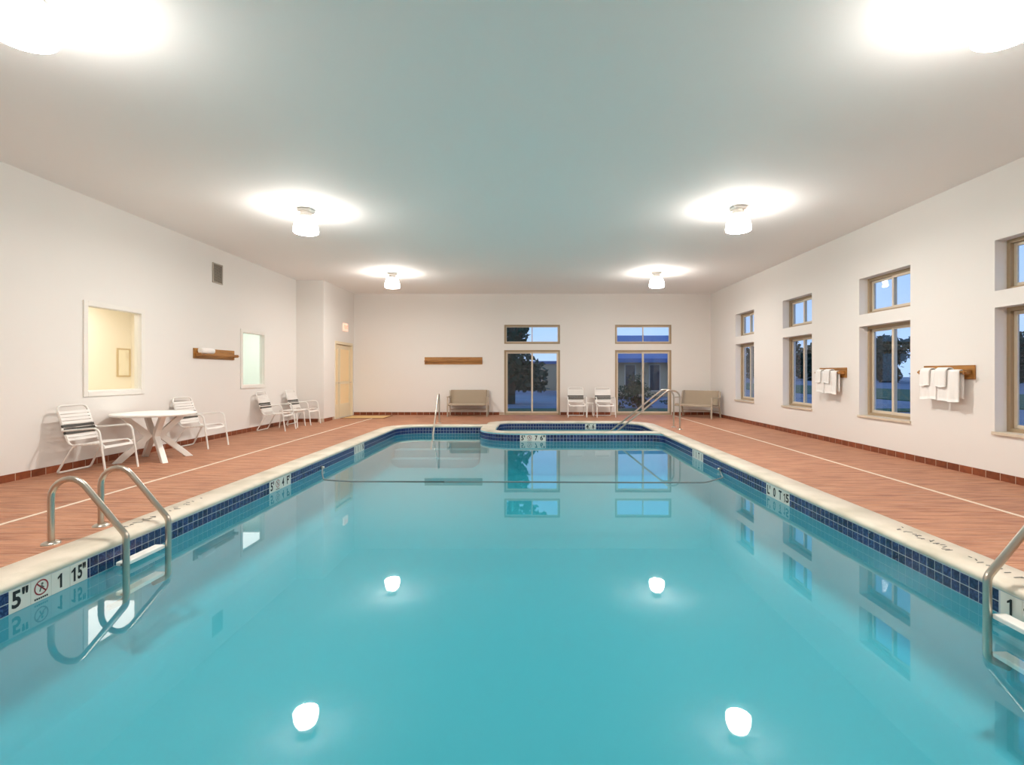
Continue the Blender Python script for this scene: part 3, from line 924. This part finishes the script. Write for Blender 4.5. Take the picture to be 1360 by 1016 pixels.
loveseat((5.14, 15.88, 0), -PI / 4, 'taupe sling loveseat set diagonally in the corner by the windows')

# ------------------------------------------------------------------ towel racks and towels  (local: x along wall, -y into the room)
def rack(loc, rz, L, label, proj=0.11, hh=0.19, peg_z=0.095):
    r = empty('towel_rack', loc, rz, label, 'towel rack', 'pine towel racks')
    MB().box(-L / 2, L / 2, -0.022, 0, 0, hh).build('backboard', M['wood'], r, 0.005)
    for s in (-1, 1):
        x = s * (L / 2 - 0.05)
        br = MB()
        br.prism([(-0.012, -proj - 0.02), (0.012, -proj - 0.02), (0.012, -0.022), (-0.012, -0.022)], peg_z - 0.03, peg_z + 0.03)
        o = br.build('bracket', M['wood'], r, 0.004); o.location = (x, 0, 0)
    MB().tube([(-L / 2 + 0.005, -proj, peg_z), (L / 2 - 0.005, -proj, peg_z)], 0.015, 12).build('dowel', M['wood'], r)
    return r
def towel(loc, rz, w, front, back, rad, label, group, seed, name='bath_towel', puff=0.010):
    """cloth over a dowel whose axis is local x at the origin; front hangs on the -y side"""
    rr = random.Random(seed)
    path = []
    for i in range(9): path.append((-rad - 0.004 * (1 - i / 8), -front + front * i / 8, 1 - i / 8))
    for i in range(1, 8):
        a = PI - PI * i / 8
        path.append((rad * math.cos(a), rad * math.sin(a), 0))
    for i in range(9): path.append((rad + 0.004 * i / 8, -back * i / 8, i / 8))
    nu = 14; t = 0.014
    ph = [rr.uniform(0, 6.28) for _ in range(3)]
    vs = []; fs = []; m_ = len(path); K = nu + 1
    for side in (0, 1):
        for i, (y, z, g) in enumerate(path):
            p0, p1 = path[max(i - 1, 0)], path[min(i + 1, m_ - 1)]
            d = Vector((0, p1[0] - p0[0], p1[1] - p0[1])).normalized(); nr = Vector((0, -d.z, d.y))
            for u in range(nu + 1):
                x = -w / 2 + w * u / nu
                wave = g * puff * (math.sin(x / w * 9 + ph[0]) + 0.6 * math.sin(x / w * 17 + ph[1]))
                sag = 0.008 * math.sin(x / w * 5 + ph[2]) * g
                off = t * side
                vs.append((x * (1 - 0.03 * g), y + nr.y * off + (wave if y < 0 else -wave * 0.3), z + nr.z * off + sag))
    for side in (0, 1):
        o = side * m_ * K
        for i in range(m_ - 1):
            for u in range(nu):
                q = (o + i * K + u, o + i * K + u + 1, o + (i + 1) * K + u + 1, o + (i + 1) * K + u)
                fs.append(tuple(reversed(q)) if side else q)
    o = m_ * K
    for i in range(m_ - 1):
        fs.append((i * K, (i + 1) * K, o + (i + 1) * K, o + i * K)); fs.append((i * K + nu, o + i * K + nu, o + (i + 1) * K + nu, (i + 1) * K + nu))
    for i in (0, m_ - 1):
        for u in range(nu): fs.append((i * K + u, i * K + u + 1, o + i * K + u + 1, o + i * K + u))
    mb = MB().add(vs, fs, True)
    ob = mb.build(name, M['towel'])
    ob.location = loc; ob.rotation_euler = (0, 0, rz)
    return tag(ob, label, 'towel', group)
RB = 1.26
for yc, where, sd in ((10.06, 'rack nearer the loveseat', 3), (7.29, 'rack farther from the loveseat', 9)):
    rack((XR, yc, RB), -PI / 2, 0.88, 'pine towel rack hung with four white towels, the %s' % where)
    dz = RB + 0.095; dx = XR - 0.11
    # local x -> world -y on this wall: the far side is negative local x
    g = 'white towels on the %s' % where
    towel((dx, yc + 0.19, dz), -PI / 2, 0.30, 0.385, 0.34, 0.024, 'narrower white bath towel on the %s' % where, g, sd)
    towel((dx, yc - 0.16, dz), -PI / 2, 0.36, 0.40, 0.36, 0.024, 'wide rumpled white bath towel on the %s' % where, g, sd + 1, puff=0.014)
    towel((dx, yc + 0.23, dz), -PI / 2, 0.17, 0.19, 0.15, 0.052, 'small white hand towel over the narrower bath towel, %s' % where, g, sd + 2, 'hand_towel', 0.004)
    towel((dx, yc - 0.06, dz), -PI / 2, 0.19, 0.20, 0.16, 0.055, 'small white hand towel over the rumpled bath towel, %s' % where, g, sd + 3, 'hand_towel', 0.004)
rack((XL, 10.62, 1.63), PI / 2, 1.37, 'pine towel rack holding one rolled towel on the long wall', 0.11, 0.20, 0.08)
rack((-2.43, YB, 1.635), 0, 1.87, 'long empty pine towel rack on the end wall above the loveseat', 0.10, 0.235, 0.11)
# rolled towel lying between dowel and board
rl = MB()
for k in range(1):
    rl.tube([(0, -0.20, 0), (0, -0.19, 0), (0, -0.1, 0.002), (0, 0, 0), (0, 0.1, 0.002), (0, 0.19, 0), (0, 0.20, 0)], [0.045, 0.058, 0.062, 0.06, 0.062, 0.058, 0.045], 14)
ro = rl.build('rolled_towel', M['towel']); ro.location = (XL + 0.088, 10.22, 1.63 + 0.08 + 0.074)
tag(ro, 'white rolled towel resting on the pine rack of the long wall', 'towel')

# ------------------------------------------------------------------ pool ladders and rails
def ladder(y0, y1, sgn, px, label):
    """sgn = direction from the deck into the pool along x; px = tile face"""
    r = empty('pool_ladder', (px, (y0 + y1) / 2, 0), 0, label, 'ladder', 'steel pool ladders')
    yc = (y0 + y1) / 2
    dk, dn = -0.43 * sgn, 0.16 * sgn
    for y in (y0 - yc, y1 - yc):
        p = rounded([(dk, y, 0.0), (dk, y, 0.775), (dn, y, 0.065), (dn, y, -0.44), (0.03 * sgn, y, -0.50)], [0, 0.15, 0.09, 0.06, 0], 8)
        MB().tube(p, 0.0235, 14).build('rail', M['steel'], r)
        MB().lathe([(0.025, 0.022), (0.05, 0.018), (0.062, 0.008), (0.064, 0.0)], 20, (dk, y, 0)).build('escutcheon', M['steel'], r)
    for z in (-0.165, -0.40):
        w = abs(y1 - y0) / 2 - 0.02
        MB().box(min(dn - 0.10 * sgn, dn - 0.012 * sgn), max(dn - 0.10 * sgn, dn - 0.012 * sgn), -w, w, z - 0.022, z + 0.012).build('tread', M['resin'], r, 0.008)
        for s in (-1, 1):
            MB().tube([(dn - 0.055 * sgn, s * (w - 0.004), z - 0.008), (dn, s * (w + 0.02), z - 0.008)], 0.01, 8).build('tread_bracket', M['steel'], r)
    return r
ladder(4.08, 4.556, 1, PL, 'steel pool ladder beside the round table side of the deck')
ladder(2.78, 3.25, -1, PR, 'steel pool ladder with white tread on the window side of the deck')

hr = empty('entry_handrail', (-2.41, 14.02, 0), 0, 'single steel handrail curving down to the entry steps', 'handrail')
p = rounded([(0, 0.0, 0.0), (0, 0.0, 0.97), (0, -0.62, 0.20), (0, -1.18, -0.55), (0, -1.18, -0.90)], [0, 0.10, 0.3, 0.1, 0], 8)
MB().tube(p, 0.021, 12).build('rail', M['steel'], hr)
MB().lathe([(0.025, 0.022), (0.05, 0.018), (0.062, 0.008), (0.064, 0.0)], 18).build('escutcheon', M['steel'], hr)
for y, lab in ((12.95, 'steel spa handrail of the pair, nearer the sliding door'), (12.42, 'steel spa handrail of the pair, nearer the curved spa wall')):
    sr = empty('spa_handrail', (3.62, y, 0), 0, lab, 'handrail', 'paired spa handrails')
    p = rounded([(0, 0, 0), (0, 0, 0.93), (-0.30, 0, 0.93), (-1.63, 0, -0.14), (-1.75, 0, -0.235), (-1.75, 0, -0.84)], [0, 0.17, 0.12, 0, 0.05, 0], 8)
    MB().tube(p, 0.021, 12).build('rail', M['steel'], sr)
    MB().lathe([(0.025, 0.022), (0.05, 0.018), (0.062, 0.008), (0.064, 0.0)], 18).build('escutcheon', M['steel'], sr)

# safety rope floating across the pool
ropep = rounded([(PL + 0.02, 8.33, -0.17), (PL + 0.10, 8.1, WZ), (-2.98, 7.55, WZ), (-2.55, 7.43, WZ), (-1.2, 7.41, WZ), (0.2, 7.39, WZ), (1.6, 7.36, WZ), (2.5, 7.36, WZ), (2.88, 7.7, WZ), (PR - 0.03, 8.12, WZ), (PR - 0.02, 8.2, -0.17)], 0.18, 5)
rp_ = empty('lane_rope', (0, 7.4, WZ), 0, 'thin grey rope floating slack across the pool', 'rope')
ro = MB().tube([(p.x, p.y - 7.4, p.z - WZ) for p in ropep], 0.011, 8).build('rope_line', M['rope'], rp_)
for x, y, s in ((PL, 8.33, 1), (PR, 8.2, -1)):
    a = MB().tube([(x + s * 0.0, y - 7.4, 0.037), (x + s * 0.045, y - 7.4, 0.037)], [0.028, 0.02], 10); a.build('anchor', M['steel'], rp_)

# ------------------------------------------------------------------ outdoors
gm = MB()
gm.box(XR + T + 0.02, 160, -60, 220, -0.25, -0.12); gm.box(-60, XR + T + 0.02, YB + T + 0.02, 220, -0.25, -0.12)
tag(gm.build('ground', M['asphalt']), 'grey asphalt parking ground outside the windows', 'ground', kind='structure')
tag(MB().box(20, 34, -60, 150, -0.12, -0.08).build('lawn_strip', M['grass']), 'green lawn strip between the parking lot and the road', 'lawn', kind='structure')
tag(MB().box(-20, 16, 19.6, 21.2, -0.12, -0.08).build('grass_verge', M['grass']), 'narrow dark grass verge outside the sliding doors', 'lawn', kind='structure')

def tree(loc, h, w, label, group, seed, mat='leaf', n=1400, base=0.18, name='tree', ls=0.22):
    rr = random.Random(seed)
    t = empty(name, loc, 0, label, 'tree' if name == 'tree' else 'shrub', group)
    tr = MB()
    tr.tube([(0, 0, 0), (0.03 * w, 0, h * 0.4), (0, 0.02 * w, h * 0.8)], [0.035 * h, 0.025 * h, 0.008 * h], 8)
    for k in range(6):
        a = rr.uniform(0, 6.28); z = h * rr.uniform(0.25, 0.6)
        tr.tube([(0, 0, z), (math.cos(a) * w * 0.3, math.sin(a) * w * 0.3, z + h * 0.12)], [0.012 * h, 0.004 * h], 6)
    tr.build('trunk', M['bark'], t)
    lf = MB()
    blobs = [(rr.gauss(0, 0.22) * w, rr.gauss(0, 0.22) * w, h * rr.uniform(base + 0.05, 0.93)) for _ in range(20)]
    vs = []; fs = []
    for i in range(n):
        bx, by, bz = rr.choice(blobs)
        q = Vector((rr.gauss(0, 1), rr.gauss(0, 1), rr.gauss(0, 1))).normalized() * (rr.random() ** 0.33)
        taper = 1.15 - 0.75 * max(0, bz / h - 0.3)
        c = Vector((bx * taper + q.x * w * 0.24, by * taper + q.y * w * 0.24, min(h, max(base * h, bz + q.z * h * 0.14))))
        a = Vector((rr.gauss(0, 1), rr.gauss(0, 1), rr.gauss(0, 1))).normalized()
        b = a.cross(Vector((rr.gauss(0, 1), rr.gauss(0, 1), rr.gauss(0, 1)))).normalized()
        s = ls * rr.uniform(0.6, 1.3)
        o = len(vs)
        vs += [c + a * s, c + b * s * 0.5, c - a * s, c - b * s * 0.5]
        fs.append((o, o + 1, o + 2, o + 3))
    lf.add(vs, fs)
    tag(lf.build('foliage', M[mat], t), kind='stuff')
    return t
tree((-0.9, 25.0, -0.12), 7.5, 2.6, 'dark leafy tree standing outside the sliding door next to the wooden rack', None, 11, n=3200, base=0.1, ls=0.2)
rr = random.Random(5)
k = 0
for row_x, y, lab in ((60, 46.0, 'dark leafy tree in the row just beyond the road'), (78, 51.0, 'dark leafy tree in the second row behind the roadside trees')):
    while y < 175:
        x = row_x + rr.uniform(-2, 2); hgt = rr.uniform(6.5, 9.5)
        tree((x, y, -0.12), hgt, hgt * 0.74, lab, 'trees beyond the road', 100 + k, n=1300, base=0.0, ls=0.55)
        y += rr.uniform(9.5, 10.5); k += 1
for x, y, h_, lab in ((4.6, 21.9, 0.95, 'rust tinged low shrub nearer the leafy tree'), (7.0, 23.2, 0.9, 'olive low shrub outside the spa side sliding door near the building corner'), (5.6, 27.5, 1.5, 'taller olive shrub close to the blue roofed building')):
    tree((x, y, -0.10), h_, 1.6, lab, 'shrubs outside the sliding door', int(x * 10), 'leaf2', 900, 0.05, 'shrub', 0.07)

def building(name, label, x0, x1, y0, y1, h, roof_h, cols):
    b = empty(name, ((x0 + x1) / 2, y0, -0.12), 0, label, 'building')
    cx = (x0 + x1) / 2
    MB().box(x0 - cx, x1 - cx, 0, y1 - y0, 0, h).build('wall', M['stucco'], b)
    if roof_h > 0:
        rf = MB(); yy = (y1 - y0)
        vs = [(x0 - cx - 0.5, -0.7, h), (x1 - cx + 0.5, -0.7, h), (x1 - cx + 0.5, yy / 2, h + roof_h), (x0 - cx - 0.5, yy / 2, h + roof_h), (x0 - cx - 0.5, yy + 0.7, h), (x1 - cx + 0.5, yy + 0.7, h)]
        rf.add(vs, [(0, 1, 2, 3), (3, 2, 5, 4), (0, 3, 4), (1, 5, 2), (0, 4, 5, 1)])
        rf.build('roof', M['slate'], b)
        MB().box(x0 - cx - 0.5, x1 - cx + 0.5, -0.75, -0.68, h - 0.2, h + 0.05).build('fascia', M['slate'], b)
    else:
        MB().box(x0 - cx - 0.15, x1 - cx + 0.15, -0.15, 0.1, h, h + 0.25).build('parapet', M['slate'], b)
    for xa, xb, za, zb in cols:
        w = MB().box(xa - cx - 0.06, xb - cx + 0.06, -0.05, 0.0, za - 0.06, zb + 0.06).build('window', M['light_frame'], b)
        MB().box(xa - cx, xb - cx, -0.06, -0.05, za, zb).build('pane', M['dark_glass'], w)
building('motel_wing', 'tan building with blue grey pitched roof beyond the spa side door', 3.6, 13, 33, 43, 2.35, 1.9,
         [(4.6 + i * 1.55, 5.2 + i * 1.55, 0.4, 2.0) for i in range(5)])
building('low_annex', 'low flat tan building beyond the leafy tree', -12, 3.0, 45, 52, 2.3, 0, [(-9.5 + i * 3.1, -8.2 + i * 3.1, 0.8, 1.8) for i in range(4)])
